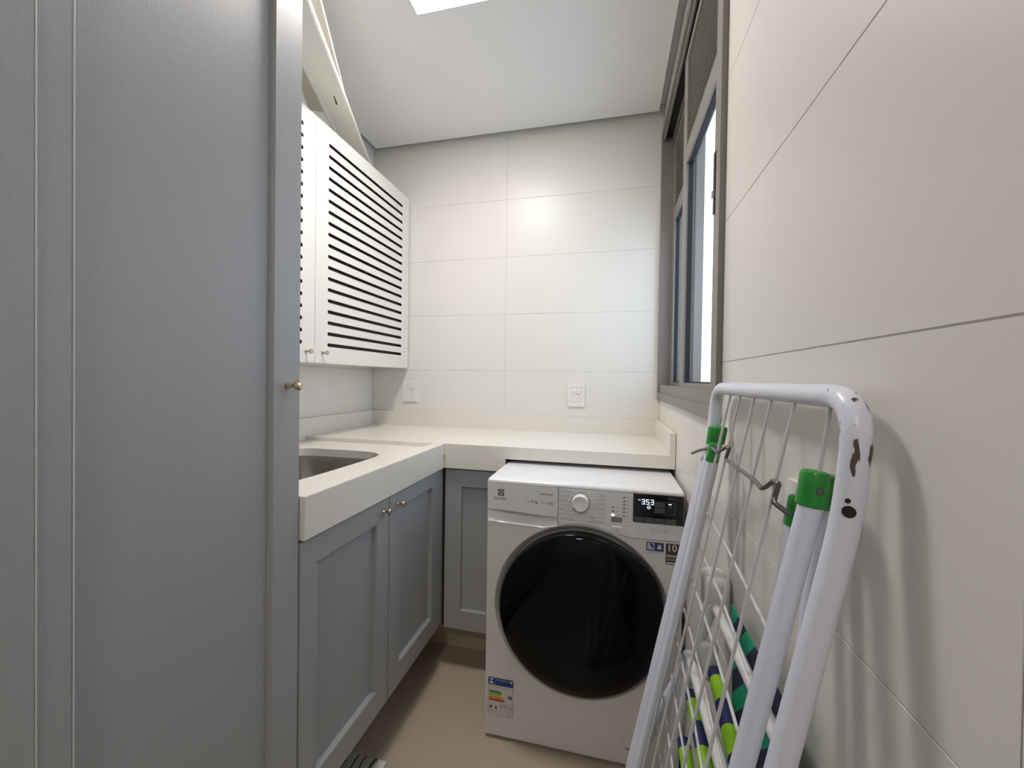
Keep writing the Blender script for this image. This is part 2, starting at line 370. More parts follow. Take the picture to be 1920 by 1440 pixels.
bm = prism([(-.637, .168), (-.388, .168), (-.388, .808), (-.637, .808)], [[(-.568, .244), (-.461, .244), (-.461, .741), (-.568, .741)]], 1.525, 1.545, 'y')
dd = obj('door', bm, 'grey', bk); obj('door_panel', B(-.572, -.457, 1.541, 1.544, .24, .745), 'grey', dd)
obj('filler_strip', B(-.6475, -.6395, 1.532, 1.546, .178, .812), 'gap', bk)
obj('toe_kick', B(-.784, -.388, 1.665, 1.683, 0, .167), 'kick', bk)

# ------------------------------------------------------------------ counter
ct = thing('countertop', 'L-shaped cream quartz worktop with apron, upstand and recessed sink deck', 'counter', (-.9, 1.5, .816))
TOP = .9118; XF = -.633; YC = 1.506; YE = .7435
obj('worktop', prism([(XL + .002, 1.498), (XF, 1.498), (XF, YC), (XR - .002, YC), (XR - .002, YB - .002), (XL + .002, YB - .002)], [], .8675, TOP, 'z'), 'quartz', ct)
DK = .8955
sink = [(-1.16, .83), (-1.16, 1.28), (-1.155, 1.305), (-1.14, 1.322), (-1.115, 1.332), (-1.08, 1.337), (-.90, 1.338), (-.852, 1.334), (-.822, 1.322), (-.800, 1.303), (-.788, 1.278), (-.783, 1.24), (-.785, 1.15), (-.79, 1.0), (-.80, .88), (-.82, .84), (-.86, .82), (-1.12, .81)]
def chaikin(Pl):
    out = []
    for k in range(len(Pl)):
        a, b_ = Pl[k], Pl[(k + 1) % len(Pl)]; out += [(a[0] * .75 + b_[0] * .25, a[1] * .75 + b_[1] * .25), (a[0] * .25 + b_[0] * .75, a[1] * .25 + b_[1] * .75)]
    return out
sink = chaikin(chaikin(sink))
obj('sink_deck', prism([(XL + .002, YE), (-.682, YE), (-.682, 1.498), (XL + .002, 1.498)], [sink], .8675, DK, 'z'), 'quartz', ct)
ap = bmesh.new(); box(ap, -.6815, XF, YE, 1.4975, .8156, TOP)
bmesh.ops.bevel(ap, geom=[e for e in ap.edges], offset=.0012, segments=2, affect='EDGES'); obj('apron', ap, 'quartz', ct)
ap = prism([(XF - .01, .8156), (-.386, .8156), (-.386, .865), (XR - .002, .865), (XR - .002, .8674), (XF - .01, .8674)], [], YC, YC + .02, 'y'); obj('apron', ap, 'quartz', ct)
bm = bmesh.new(); box(bm, XL + .002, XR - .002, YB - .017, YB - .002, TOP, .989); obj('upstand', bm, 'quartz', ct)
bm = bmesh.new(); box(bm, XL + .002, XL + .016, YE, YB - .0175, DK, .989); obj('upstand', bm, 'quartz', ct)
bm = bmesh.new(); box(bm, XR - .020, XR - .002, YC, YB - .0175, TOP, .990); obj('upstand', bm, 'quartz', ct)

# undermount sink
sk = thing('sink', 'stainless steel undermount sink set in the cream worktop', 'sink', (-.97, 1.07, .70))
cx, cy = -.97, 1.08
def ring(s, z): return [(cx + (a - cx) * s, cy + (b - cy) * s, z) for a, b in sink]
bm = bmesh.new(); rs = []
for s, z in ((1.07, .8670), (1.012, .8670), (1.01, .862), (1.0, .80), (.98, .715), (.93, .70), (.3, .695), (.06, .692)):
    rs.append([bm.verts.new(p) for p in ring(s, z)])
for a, b_ in zip(rs, rs[1:]):
    for k in range(len(a)): bm.faces.new((a[k], a[(k + 1) % len(a)], b_[(k + 1) % len(a)], b_[k]))
bm.faces.new(rs[-1])
o = obj('bowl', bm, 'steel', sk, smooth=True)
obj('drain', lathe(bmesh.new(), [(.045, 0), (.045, .004), (.035, .005), (.03, .002), (0, .002)], (cx, cy, .694), 'z'), 'steel', sk, smooth=True)

# ------------------------------------------------------------------ louvered wall cabinet
lc = thing('wall_cabinet', 'white louvered wall cabinet with slotted doors above the sink counter', 'cabinet', (-1.18, 1.6, 1.222))
XU = -1.07; LZ0, LZ1 = 1.2225, 2.133
bm = bmesh.new()
box(bm, XL + .001, XU - .020, .76, YB - .002, LZ0, LZ0 + .016); box(bm, XL + .001, XU - .020, .76, YB - .002, LZ1 - .016, LZ1)
box(bm, XL + .001, XU - .020, YB - .016, YB - .002, LZ0 + .016, LZ1 - .016); box(bm, XL + .001, XU - .020, .76, .776, LZ0 + .016, LZ1 - .016)
obj('carcass', bm, 'white', lc)
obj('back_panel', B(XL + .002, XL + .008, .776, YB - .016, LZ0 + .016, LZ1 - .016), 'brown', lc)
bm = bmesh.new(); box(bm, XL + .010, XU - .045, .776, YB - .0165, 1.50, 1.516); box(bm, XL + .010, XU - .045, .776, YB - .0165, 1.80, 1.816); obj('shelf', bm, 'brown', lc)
for y0, y1, s0, s1 in ((1.3015, 2.016, 1.371, 1.944), (.590 + .17, 1.2995, .83, 1.236)):
    hs = [rrect(s0, s1, 1.2935 + k * .04285 - .0068, 1.2935 + k * .04285 + .0068, .005, 3) for k in range(19)]
    bm = prism([(y0, LZ0 - .001), (y1, LZ0 - .001), (y1, LZ1), (y0, LZ1)], hs, XU - .018, XU, 'x')
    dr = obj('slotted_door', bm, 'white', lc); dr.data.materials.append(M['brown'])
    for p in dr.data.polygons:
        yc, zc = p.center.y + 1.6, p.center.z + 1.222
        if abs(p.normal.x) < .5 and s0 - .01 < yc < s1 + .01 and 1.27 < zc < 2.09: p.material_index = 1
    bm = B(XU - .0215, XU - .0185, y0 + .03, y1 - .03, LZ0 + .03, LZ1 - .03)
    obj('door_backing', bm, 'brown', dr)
    knob(dr, XU, 1.343 if y0 > 1.3 else 1.257, 1.2615, .9)

# ------------------------------------------------------------------ boards lying on the wall cabinet
def slab(bm, a, b, wa, wb, t, up):
    a, b, wa, wb = map(Vector, (a, b, wa, wb)); n = up.normalized() * t
    V = [bm.verts.new(p) for p in (a, b, b + wb, a + wa, a + n, b + n, b + wb + n, a + wa + n)]
    for f in ((3, 2, 1, 0), (4, 5, 6, 7), (0, 1, 5, 4), (1, 2, 6, 5), (2, 3, 7, 6), (3, 0, 4, 7)): bm.faces.new([V[i] for i in f])
b1 = thing('folded_ironing_board', 'long cream white board lying slantwise on top of the louvered wall cabinet', 'ironing board', (-1.0, 1.3, 2.14))
bm = bmesh.new(); slab(bm, (-1.1922, 1.8704, 2.2000), (-0.8160, 0.9463, 2.2000), (-.078, -.045, 0), (-.085, -.048, 0), .024, Vector((0, 0, 1))); bmesh.ops.bevel(bm, geom=bm.edges[:], offset=.003, segments=2, affect='EDGES')
obj('board_top', bm, 'board', b1)
bm = bmesh.new(); tube(bm, [(-1.2716, 1.8174, 2.2042), (-1.1084, 1.4147, 2.2042), (-0.9590, 1.0438, 2.2084), (-0.9113, 0.9325, 2.2296)], .009, 10, rad=.03); obj('folded_leg', bm, 'board', b1, smooth=True)
obj('support_bracket', B(-1.245, -1.200, 1.70, 1.80, 2.1332, 2.2005, bev=.003), 'board', b1)
bm = bmesh.new(); slab(bm, (-1.0194, 1.3511, 2.1994), (-1.0014, 1.3098, 2.1994), (-.005, -.002, 0), (-.003, -.001, 0), .0012, Vector((0, 0, -1))); obj('hinge_slot', bm, 'hole', b1)
b2 = thing('flat_board', 'thin cream board propped above the slanting board near the ceiling', 'board', (-.87, 1.1, 2.2))
bm = bmesh.new(); slab(bm, (-1.0438, 1.4571, 2.2296), (-0.8138, 0.9219, 2.3674), (-.14, -.06, .0), (-.14, -.06, .0), .008, Vector((0, .25, 1))); obj('panel', bm, 'board', b2)
bm = bmesh.new(); slab(bm, (-1.0417, 1.4560, 2.2280), (-0.8117, 0.9209, 2.3658), (-.004, -.002, .0), (-.004, -.002, .0), .011, Vector((0, .25, 1))); obj('edge_band', bm, 'white', b2)

# ------------------------------------------------------------------ ceiling light
cl = thing('ceiling_light', 'square white flat ceiling light, lit', 'lamp', (-.53, 1.15, 2.417))
obj('frame', prism([(-.660, 1.018), (-.398, 1.018), (-.398, 1.285), (-.660, 1.285)], [[(-.657, 1.021), (-.401, 1.021), (-.401, 1.282), (-.657, 1.282)]], ZT - .012, ZT + .001, 'z'), 'plastic', cl)
obj('diffuser', B(-.6565, -.4015, 1.0215, 1.2815, ZT - .0115, ZT - .001), 'diff', cl)

fill_lt = thing('ceiling_light', 'unseen square fill light added at the entrance end of the room', 'lamp', (-.25, -1.1, 2.417))  # added fill light, out of view, brightens surfaces facing the entrance
obj('frame', prism([(-.380, -1.232), (-.118, -1.232), (-.118, -.965), (-.380, -.965)], [[(-.370, -1.222), (-.128, -1.222), (-.128, -.975), (-.370, -.975)]], ZT - .012, ZT + .001, 'z'), 'plastic', fill_lt)  # frame and diffuser of the added fill light
obj('diffuser', B(-.3695, -.1285, -1.2215, -.9755, ZT - .010, ZT - .001), 'fill_diff', fill_lt)

# ------------------------------------------------------------------ sockets
def outlet(name, label, plane, a0, a1, z0, z1):
    am = (a0 + a1) / 2; zm = (z0 + z1) / 2
    if plane == 'y':
        loc = (am, YB, zm); T = Matrix.Translation(loc)
    else:
        loc = (XR, am, zm); T = Matrix.Translation(loc) @ Matrix.Rotation(-PI / 2, 4, 'Z')
    t = thing(name, label, 'socket', loc, 'white wall sockets')
    w = (a1 - a0) / 2; h = (z1 - z0) / 2
    def add(nm, bm, m, par):
        bm.transform(T); return obj(nm, bm, m, par)
    bm = prism(rrect(-w, w, -h, h, .004), [rrect(-.0245, .0245, -.0365, .0365, .001, 1)], -.0085, -.0005, 'y'); add('plate', bm, 'outlet', t)
    for k, nm in ((1, 'blank_module'), (0, 'socket_module'), (-1, 'blank_module')):
        zc = k * .0242
        if nm == 'socket_module':
            bm = prism(rrect(-.024, .024, zc - .0117, zc + .0117, .001, 1), [circle(-.0125, zc - .001, .0028, 12), circle(0, zc + .003, .0028, 12), circle(.0125, zc - .001, .0028, 12)], -.0080, -.001, 'y')
            m_ = add(nm, bm, 'outlet', t); add('pin_holes', B(-.017, .017, -.002, -.001, zc - .006, zc + .008), 'black', m_)
        else: add(nm, B(-.024, .024, -.0082, -.001, zc - .0117, zc + .0117, bev=.0006, seg=1), 'outlet', t)
outlet('wall_socket', 'white wall socket below the louvered cabinet, left of the two on the back wall', 'y', -1.097, -1.013, 1.041, 1.159)
outlet('wall_socket', 'white wall socket on the back wall above the washing machine side of the worktop', 'y', -.203, -.119, 1.040, 1.158)
outlet('wall_socket', 'white wall socket on the right wall, partly hidden behind the green capped drying rack', 'x', .498, .582, .938, 1.052)

# ------------------------------------------------------------------ washing machine
MX0, MX1, MY = -.380, .214, 1.265
wm = thing('washing_machine', 'white front-loading washing machine with large black round door under the counter', 'washing machine', (-.083, 1.56, 0))
DX, DZ = -.083, .4535
RR = .271
# body shell
body = obj('body', B(MX0 + .001, MX1 - .001, MY + .030, 1.86, .012, .826), 'mbody', wm)
bm = bmesh.new(); L = []
prof = [(1.262, .838), (1.2628, .8445), (1.2665, .8485), (1.272, .850), (1.30, .8505), (1.875, .8505), (1.875, .838)]
for x in (MX0, MX0 + .004, MX1 - .004, MX1):
    e = 0 if x in (MX0, MX1) else 1
    L.append([bm.verts.new((x, y if e or y > 1.5 else y + .002, z - (0 if e else (.003 if z > .84 else 0)))) for y, z in prof])
for a, b_ in zip(L, L[1:]):
    for k in range(len(a)): bm.faces.new((a[k], a[(k + 1) % len(a)], b_[(k + 1) % len(a)], b_[k]))
bm.faces.new(L[0]); bm.faces.new(L[-1][::-1])
obj('lid', bm, 'enamel', wm, smooth=True)
seam = [(MX1, .7035), (.10, .7015), (.063, .7025), (.030, .7095)]
na = 22
for k in range(na + 1):
    a = math.radians(66 + (100 - 66) * k / na); seam.append((DX + (RR + .003) * math.cos(a), DZ + (RR + .003) * math.sin(a)))
seam += [(-.195, .7065), (-.22, .7055), (MX0, .7115)]
seam = [p for i, p in enumerate(seam) if i < 4 or i > 3]
seam = sorted(seam, key=lambda p: -p[0])
# lower front panel with round opening (right to left along the top edge)
lo = [(MX0, .060), (MX1, .060)] + [(x, z - .0012) for x, z in seam]
# door surround is cut a little smaller than the top edge so a rim of panel remains
obj('front_panel', prism(lo, [circle(DX, DZ, RR - .001, 72), circle(.089, .052 + .036, .0355, 32)], MY, MY + .03, 'y'), 'mbody', wm)
obj('plinth_panel', B(MX0 + .0005, MX1 - .0005, MY + .0015, MY + .03, .012, .0594, bev=.001), 'mbody', wm)
fc = obj('filter_cover', prism(circle(.089, .088, .0348, 32), [], MY + .001, MY + .02, 'y'), 'mbody', wm)
bm = bmesh.new(); lathe(bm, [(RR - .0004, -.0006), (RR - .003, -.0012), (.264, -.006), (.257, -.013), (.252, -.020), (.240, -.0235), (.225, -.0245)], (DX, MY, DZ), 'y', 72, False)
obj('door_surround', bm, 'ring', wm, smooth=True)
# drum door: dark rim and domed glass, with the finger-grip bulge at its upper right
def door_lathe(prof):
    bm = bmesh.new(); n = 96; rings = []
    for r, h in prof:
        L = []
        for k in range(n):
            a = 2 * PI * k / n; dd = math.degrees(a)
            dd = dd if dd < 180 else dd - 360
            f = 1 + .055 * math.exp(-((dd - 33) / 17) ** 2) * (1 if r > .15 else r / .15)
            L.append(bm.verts.new((DX + r * f * math.cos(a), MY - h, DZ + r * f * math.sin(a))))
        rings.append(L)
    for a, b_ in zip(rings, rings[1:]):
        for k in range(n): bm.faces.new((a[k], a[(k + 1) % n], b_[(k + 1) % n], b_[k]))
    bm.faces.new(rings[-1]); return bm
door = obj('door', door_lathe([(.236, -.020), (.249, -.010), (.2515, .006), (.2505, .016), (.247, .022)]), 'rim', wm, smooth=True)
obj('door_glass', door_lathe([(.247, .0215), (.2465, .0225), (.243, .0255), (.235, .030), (.21, .0375), (.17, .044), (.12, .0485), (.06, .051), (.01, .0515)]), 'doorglass', door, smooth=True)
# control fascia
up = [(x, z + .0012) for x, z in seam if x > -.150]
up = [(MX1, .8365)] + up + [(-.150, .7145), (-.150, .8365)]
pan = obj('control_panel', prism(up, [], MY - .003, MY + .03, 'y'), 'fascia', wm)
dr = obj('detergent_drawer', prism([(MX0, .8365), (MX0 + .001, .7535), (-.1515, .7430), (-.1515, .8365)], [], MY - .004, MY + .02, 'y'), 'fascia', wm)
# concave finger grip under the drawer front
bm = bmesh.new(); G = []
for k in range(15):
    t = k / 14; x = MX0 + .001 + t * (-.152 - MX0 - .001); zt = .7530 - t * .0105; zb = .7120 - min(1, t / .8) * .0060 + max(0, t - .8) * .045
    dp = .028 * min(1, t / .18) * (1 if t < .7 else max(.25, 1 - (t - .7) / .4)) + .001
    row = []
    for j in range(9):
        s = j / 8; zz = zt + (zb - zt) * s; y = MY - .003 + dp * (1 - s ** 1.6) ** .8 if j < 8 else MY - .003
        row.append(bm.verts.new((x, y, zz)))
    row.append(bm.verts.new((x, MY + .004, zb - .001)))
    G.append(row)
for a, b_ in zip(G, G[1:]):
    for k in range(len(a) - 1): bm.faces.new((a[k], a[k + 1], b_[k + 1], b_[k]))
obj('finger_grip', bm, 'enamel', wm, smooth=True)
bm = bmesh.new(); face_rect(bm, -.1512, -.1502, .716, .8365, MY - .0046); obj('drawer_seam', bm, 'ink', wm)
YP = MY - .0036
# brand square and lettering
bm = prism([(-.3445, .797), (-.3255, .797), (-.3255, .8165), (-.3445, .8165)], [circle(-.335, .8068, .0078, 24)], MY - .0048, MY - .0042, 'y')
for a in (100, 220, 340):
    c, s_ = math.cos(math.radians(a)), math.sin(math.radians(a)); o_ = (-.335, .8068)
    P = [(o_[0] + .0075 * c - .0006 * s_, o_[1] + .0075 * s_ + .0006 * c), (o_[0] - .0022 * s_, o_[1] + .0022 * c), (o_[0] + .0022 * s_, o_[1] - .0022 * c), (o_[0] + .0075 * c + .0006 * s_, o_[1] + .0075 * s_ - .0006 * c)]
    bm.faces.new([bm.verts.new((p[0], MY - .0048, p[1])) for p in P])
obj('emblem', bm, 'ink', dr)
bm = bmesh.new(); put_text(bm, 'Electrolux', .0102, -.3375, .7875, MY - .0045, 'CENTER', .0001); obj('lettering', bm, 'ink', dr)
bm = bmesh.new(); put_text(bm, 'PERFECTCARE', .0062, -.1680, .8110, MY - .0045, 'RIGHT', .0001); obj('lettering', bm, 'ink', dr)
bm = bmesh.new(); put_text(bm, 'LAVA', .0052, -.2520, .7845, MY - .0045); put_text(bm, '8 kg', .0115, -.2350, .7855, MY - .0045, bold=.0001); put_text(bm, '|  SECA', .0055, -.2070, .7840, MY - .0045); put_text(bm, '5 kg', .0115, -.1860, .7850, MY - .0045, bold=.0001)
obj('lettering', bm, 'blueink', dr)
# programme dial
kx, kz = -.0825, .7965
obj('programme_dial', lathe(bmesh.new(), [(.0265, 0), (.0262, .010), (.0245, .019), (.0225, .0215), (.0215, .0213), (.0, .0195)], (kx, MY - .003, kz), 'y', 48), 'enamel', wm, smooth=True)
dial = bpy.data.objects['programme_dial']
obj('dial_ring', lathe(bmesh.new(), [(.0285, 0), (.0285, .0022), (.0262, .0025)], (kx, MY - .003, kz), 'y', 48), 'lightink', dial, smooth=True)
bm = bmesh.new(); a = math.radians(222); tube(bm, [(kx + .020 * math.cos(a), MY - .0245, kz + .020 * math.sin(a)), (kx + .028 * math.cos(a), MY - .0205, kz + .028 * math.sin(a))], .0011, 8); obj('dial_mark', bm, 'ink', dial)
bm = bmesh.new()
LL = ['Lava & Seca 1h', 'Mais algodão', 'Delicado', 'Dia a dia', 'Rápido', 'Eco - Cama', 'Só Centrifugação']
RL = ['Pesado', 'Normal', 'Cama & Banho', 'Roupa de Bebê', 'Rápido', 'Vapor Tira Odor', 'Limpeza de Cesto']
for i, s in enumerate(LL):
    z = .8265 - i * .0138; put_text(bm, s, .0062, -.1445, z, YP)
    xe = kx - math.sqrt(max(.0001, .030 ** 2 - min(.030 ** 2 - 1e-4, (z - .0045 - kz) ** 2))) - .002
    xe = min(xe, -.098) if i in (0, 6) else xe
    face_rect(bm, -.1450, xe, z - .0051, z - .0045, YP)
for i, s in enumerate(RL):
    z = .8225 - i * .0134; put_text(bm, s, .0062, -.0080, z, YP, 'RIGHT')
    xs = kx + math.sqrt(max(.0001, .030 ** 2 - min(.030 ** 2 - 1e-4, (z - .0045 - kz) ** 2))) + .002
    xs = max(xs, -.066) if i in (0, 6) else xs
    face_rect(bm, xs, -.0075, z - .0051, z - .0045, YP)
put_text(bm, 'Favoritos', .0062, -.092, .8285, YP); put_text(bm, 'o', .008, -.066, .829, YP)
for i in range(6): put_text(bm, ('90°', '60°', '50°', '40°', '30°', 'Fria')[i], .0048, .0535, .8215 - i * .0110, YP)
put_text(bm, 'Leve', .0045, .0215, .7895, YP); put_text(bm, 'Normal', .0045, .0215, .7780, YP); put_text(bm, 'Pesado', .0045, .0215, .7670, YP)
put_text(bm, 'Temp.', .0050, .0500, .7505, YP)
bm2 = bm
obj('panel_print', bm2, 'lightink', pan)
bm = bmesh.new()
for i in range(6): obj('indicator_window', B(.0425, .0500, MY - .0038, MY - .003, .8200 - i * .0110, .8222 - i * .0110), 'black', pan)
for z in (.7880, .7765): obj('indicator_window', B(.0105, .0175, MY - .0038, MY - .003, z, z + .0024), 'black', pan)
obj('lit_indicator', B(.0095, .0190, MY - .0042, MY - .003, .7640, .7685), 'led', pan)
obj('option_key', B(.0095, .0415, MY - .0045, MY - .003, .7450, .7610, bev=.0007), 'gbtn', pan)
bm = bmesh.new(); face_rect(bm, .0430, .0700, .7595, .7600, YP); face_rect(bm, -.1450, .0700, .7375, .7379, YP)
put_text(bm, 'Início 3s', .0042, .0180, .7530, MY - .0048)
obj('panel_print', bm, 'lightink', pan)
obj('power_button', B(.0115, .0440, MY - .0065, MY - .003, .7275, .7325, bev=.0012), 'enamel', pan)
bm = prism(circle(.0275, .7180, .0030, 20), [circle(.0275, .7180, .0023, 20)], MY - .0037, MY - .0033, 'y'); box(bm, .0271, .0279, MY - .0037, MY - .0033, .7185, .7222)
put_text(bm, 'Manter', .0045, .130, .7350, YP, 'CENTER'); put_text(bm, 'Silencioso', .0045, .130, .7290, YP, 'CENTER'); put_text(bm, 'Trava', .0045, .163, .7350, YP, 'CENTER'); put_text(bm, 'Painel 3s', .0045, .163, .7290, YP, 'CENTER')
obj('panel_print', bm, 'lightink', pan)
# display
ds = obj('display', B(.0725, MX1 - .001, MY - .0062, MY - .003, .7515, .8365, bev=.0008), 'screen', pan)
YD = MY - .0066
def seg7(bm, x, z, w, h, on):
    t = .0021; g = .0004
    if 'a' in on: face_rect(bm, x + g, x + w - g, z + h - t, z + h, YD)
    if 'g' in on: face_rect(bm, x + g, x + w - g, z + h / 2 - t / 2, z + h / 2 + t / 2, YD)
    if 'd' in on: face_rect(bm, x + g, x + w - g, z, z + t, YD)
    if 'b' in on: face_rect(bm, x + w - t, x + w, z + h / 2 + g, z + h - g, YD)
    if 'c' in on: face_rect(bm, x + w - t, x + w, z + g, z + h / 2 - g, YD)
    if 'f' in on: face_rect(bm, x, x + t, z + h / 2 + g, z + h - g, YD)
bm = bmesh.new()
for x, on in ((.0960, 'abgcd'), (.1085, 'afgcd'), (.1210, 'abgcd')): seg7(bm, x, .8065, .0095, .0155, on)
face_rect(bm, .0870, .0935, .8178, .8198, YD)
obj('display_digits', bm, 'lcd', ds)
bm = prism(circle(.1165, .7985, .0040, 20), [circle(.1165, .7985, .0026, 20)], YD, YD - .0002, 'y')
for k in range(8):
    a = k * PI / 4; c, s_ = math.cos(a), math.sin(a); q = [(.0042, -.0007), (.0058, -.0004), (.0058, .0004), (.0042, .0007)]
    bm.faces.new([bm.verts.new((.1165 + u * c - v * s_, YD, .7985 + u * s_ + v * c)) for u, v in q])
obj('display_icon', bm, 'lcd', ds)
for x0, x1 in ((.0745, .1030), (.1045, .1320), (.1335, .1605), (.1625, .1930)):
    k_ = obj('function_key', B(x0, x1, MY - .0070, MY - .006, .7530, .7668, bev=.0003, seg=1), 'btn', ds)
    b_ = bmesh.new(); face_rect(b_, x0, x1, .7669, .7676, MY - .0068); obj('key_line', b_, 'gbtn', ds)
for z0, z1 in ((.7835, .7995), (.8015, .8175)): obj('option_field', B(.1330, .1600, MY - .0066, MY - .006, z0, z1), 'btn', ds)
bm = prism(rrect(.1615, .1890, .7815, .8175, .002, 3), [rrect(.1622, .1883, .7822, .8168, .0015, 3)], YD, YD - .0003, 'y')
put_text(bm, '04', .0100, .1750, .8030, YD, 'CENTER'); put_text(bm, 'Adicionar', .0034, .1750, .7945, YD, 'CENTER'); put_text(bm, 'Roupa', .0034, .1750, .7900, YD, 'CENTER'); put_text(bm, 'INVERTER', .0052, .1800, .8275, YD, 'CENTER')
put_text(bm, 'Centrif.', .0038, .0885, .7600, MY - .0072, 'CENTER'); put_text(bm, 'Secagem', .0038, .1180, .7600, MY - .0072, 'CENTER'); put_text(bm, 'Enxágue', .0038, .1470, .7600, MY - .0072, 'CENTER'); put_text(bm, 'Adiar início', .0038, .1775, .7600, MY - .0072, 'CENTER')
obj('display_print', bm, 'gbtn', ds)
bm = bmesh.new(); face_rect(bm, .1710, .1795, .8105, .8130, YD - .0001); obj('lit_indicator', bm, 'led', ds)
# stickers
def flat(parent, name, m, rects=(), texts=(), polys=(), y=MY - .0006):
    bm = bmesh.new()
    for r in rects: face_rect(bm, r[0], r[1], r[2], r[3], y)
    for t in texts: put_text(bm, t[0], t[1], t[2], t[3], y, t[4] if len(t) > 4 else 'LEFT', t[5] if len(t) > 5 else 0)
    for P in polys: bm.faces.new([bm.verts.new((p[0], y, p[1])) for p in P])
    return obj(name, bm, m, parent)
s1 = obj('feature_sticker', prism(rrect(.112, .161, .6620, .6950, .002, 3), [], MY - .0004, MY + .0002, 'y'), 'navyc', wm)
flat(s1, 'sticker_print', 'paper', rects=[(.115, .1345, .6725, .6925), (.1125, .1605, .6625, .6690)])
flat(s1, 'sticker_print', 'darkblue', texts=[('LAVA  SECA  REFRESCA', .0036, .1365, .6655, 'CENTER')], polys=[circle(.1248, .6825, .0085, 24)], y=MY - .0008)
flat(s1, 'sticker_print', 'paper', polys=[[(.1175, .686), (.1205, .689), (.1290, .6765), (.1255, .6750), (.1200, .6770), (.1175, .6805)], [(.1425, .6760), (.1555, .6760), (.1535, .6850), (.1505, .6895), (.1475, .6895), (.1445, .6850)]], y=MY - .0010)
s2 = obj('warranty_sticker', prism(rrect(.1665, .2085, .6330, .6955, .003, 3), [], MY - .0004, MY + .0002, 'y'), 'ink', wm)
flat(s2, 'sticker_print', 'paper', rects=[(.1695, .2055, .6355, .6405)], texts=[('10', .0290, .1690, .6820, 'LEFT', .0004), ('anos', .0145, .1695, .6605, 'LEFT', .0003), ('GARANTIA', .0072, .1690, .6485, 'LEFT')])
flat(s2, 'sticker_print', 'ink', texts=[('no motor inverter', .0038, .1875, .6380, 'CENTER')], y=MY - .0008)
e0, e1, g0, g1 = -.3705, -.2860, .0790, .2020
en = obj('energy_label', prism(rrect(e0, e1, g0, g1, .004, 4), [], MY - .0004, MY + .0002, 'y'), 'ink', wm)
en0 = obj('label_paper', prism(rrect(e0 + .001, e1 - .001, g0 + .001, g1 - .001, .0035, 4), [], MY - .0007, MY - .0002, 'y'), 'paper', en)
y2, y3, y4 = MY - .0009, MY - .0012, MY - .0015
flat(en, 'label_header', 'darkblue', polys=[[(e0 + .001, .1775), (e1 - .001, .1775), (e1 - .001, .1985), (e1 - .004, .2010), (e0 + .004, .2010), (e0 + .001, .1985)]], y=y2)
flat(en, 'label_print', 'paper', rects=[(-.3475, -.3470, .1790, .2000)], texts=[('Energia (Elétrica)', .0062, -.3440, .1960), ('INMETRO', .0036, -.3590, .1802, 'CENTER')], polys=[[(-.3655, .1985), (-.3525, .1985), (-.3525, .1960), (-.3575, .1935), (-.3620, .1935), (-.3655, .1960)], [(-.3655, .1825), (-.3525, .1825), (-.3525, .1855), (-.3575, .1895), (-.3615, .1895), (-.3655, .1855)], [(-.3615, .1900), (-.3570, .1930), (-.3600, .1932), (-.3620, .1905)], circle(-.2935, .1945, .0042, 20)], y=y3)
for k, (c, w) in enumerate((('dgreen', .040), ('lgreen', .0425), ('yellow', .045), ('yellow', .0475), ('orange', .050), ('red', .053))):
    zt_ = .1590 - k * .0056; flat(en, 'rating_bar', c, polys=[[(-.3665, zt_ - .0050), (-.3665 + w, zt_ - .0050), (-.3665 + w - .002, zt_), (-.3665, zt_)]], y=y2)
flat(en, 'rating_arrow', 'ink', polys=[[(-.3040, .1440), (-.3000, .1495), (-.2905, .1495), (-.2905, .1385), (-.3000, .1385)]], y=y2)
flat(en, 'label_print', 'paper', texts=[('A', .0095, -.2960, .1440, 'CENTER', .0003)], y=y3)
fr = [(-.3700, -.2865, .1212, .1215), (-.3290, -.3285, .0860, .1190), (-.3085, -.3080, .0860, .1190), (-.2890, -.2885, .0860, .1190), (-.3290, -.2885, .0858, .0862), (-.3290, -.2885, .1020, .1024), (-.3290, -.2885, .1188, .1192)]
flat(en, 'label_print', 'ink', rects=fr, texts=[('Consumo de energia e eficiência', .0046, -.3665, .1712), ('8,20', .0105, -.3185, .1120, 'CENTER'), ('5 kg', .0100, -.2985, .1120, 'CENTER'), ('M', .0100, -.2985, .0940, 'CENTER'), ('kWh/ciclo', .0030, -.3185, .1050, 'CENTER'), ('PROCEL', .0042, -.3600, .0945, 'CENTER'), ('CONPET', .0038, -.3430, .0945, 'CENTER')], polys=[circle(-.3600, .1060, .0045, 16), [(-.3465, .1010), (-.3395, .1010), (-.3410, .1080), (-.3430, .1110), (-.3450, .1080)]], y=y3)
for x in (MX0 + .05, MX1 - .05):
    for y in (MY + .06, 1.82): obj('foot', lathe(bmesh.new(), [(.018, 0), (.018, .006), (.010, .008), (.010, .013)], (x, y, 0), 'z', 16), 'rubber', wm)

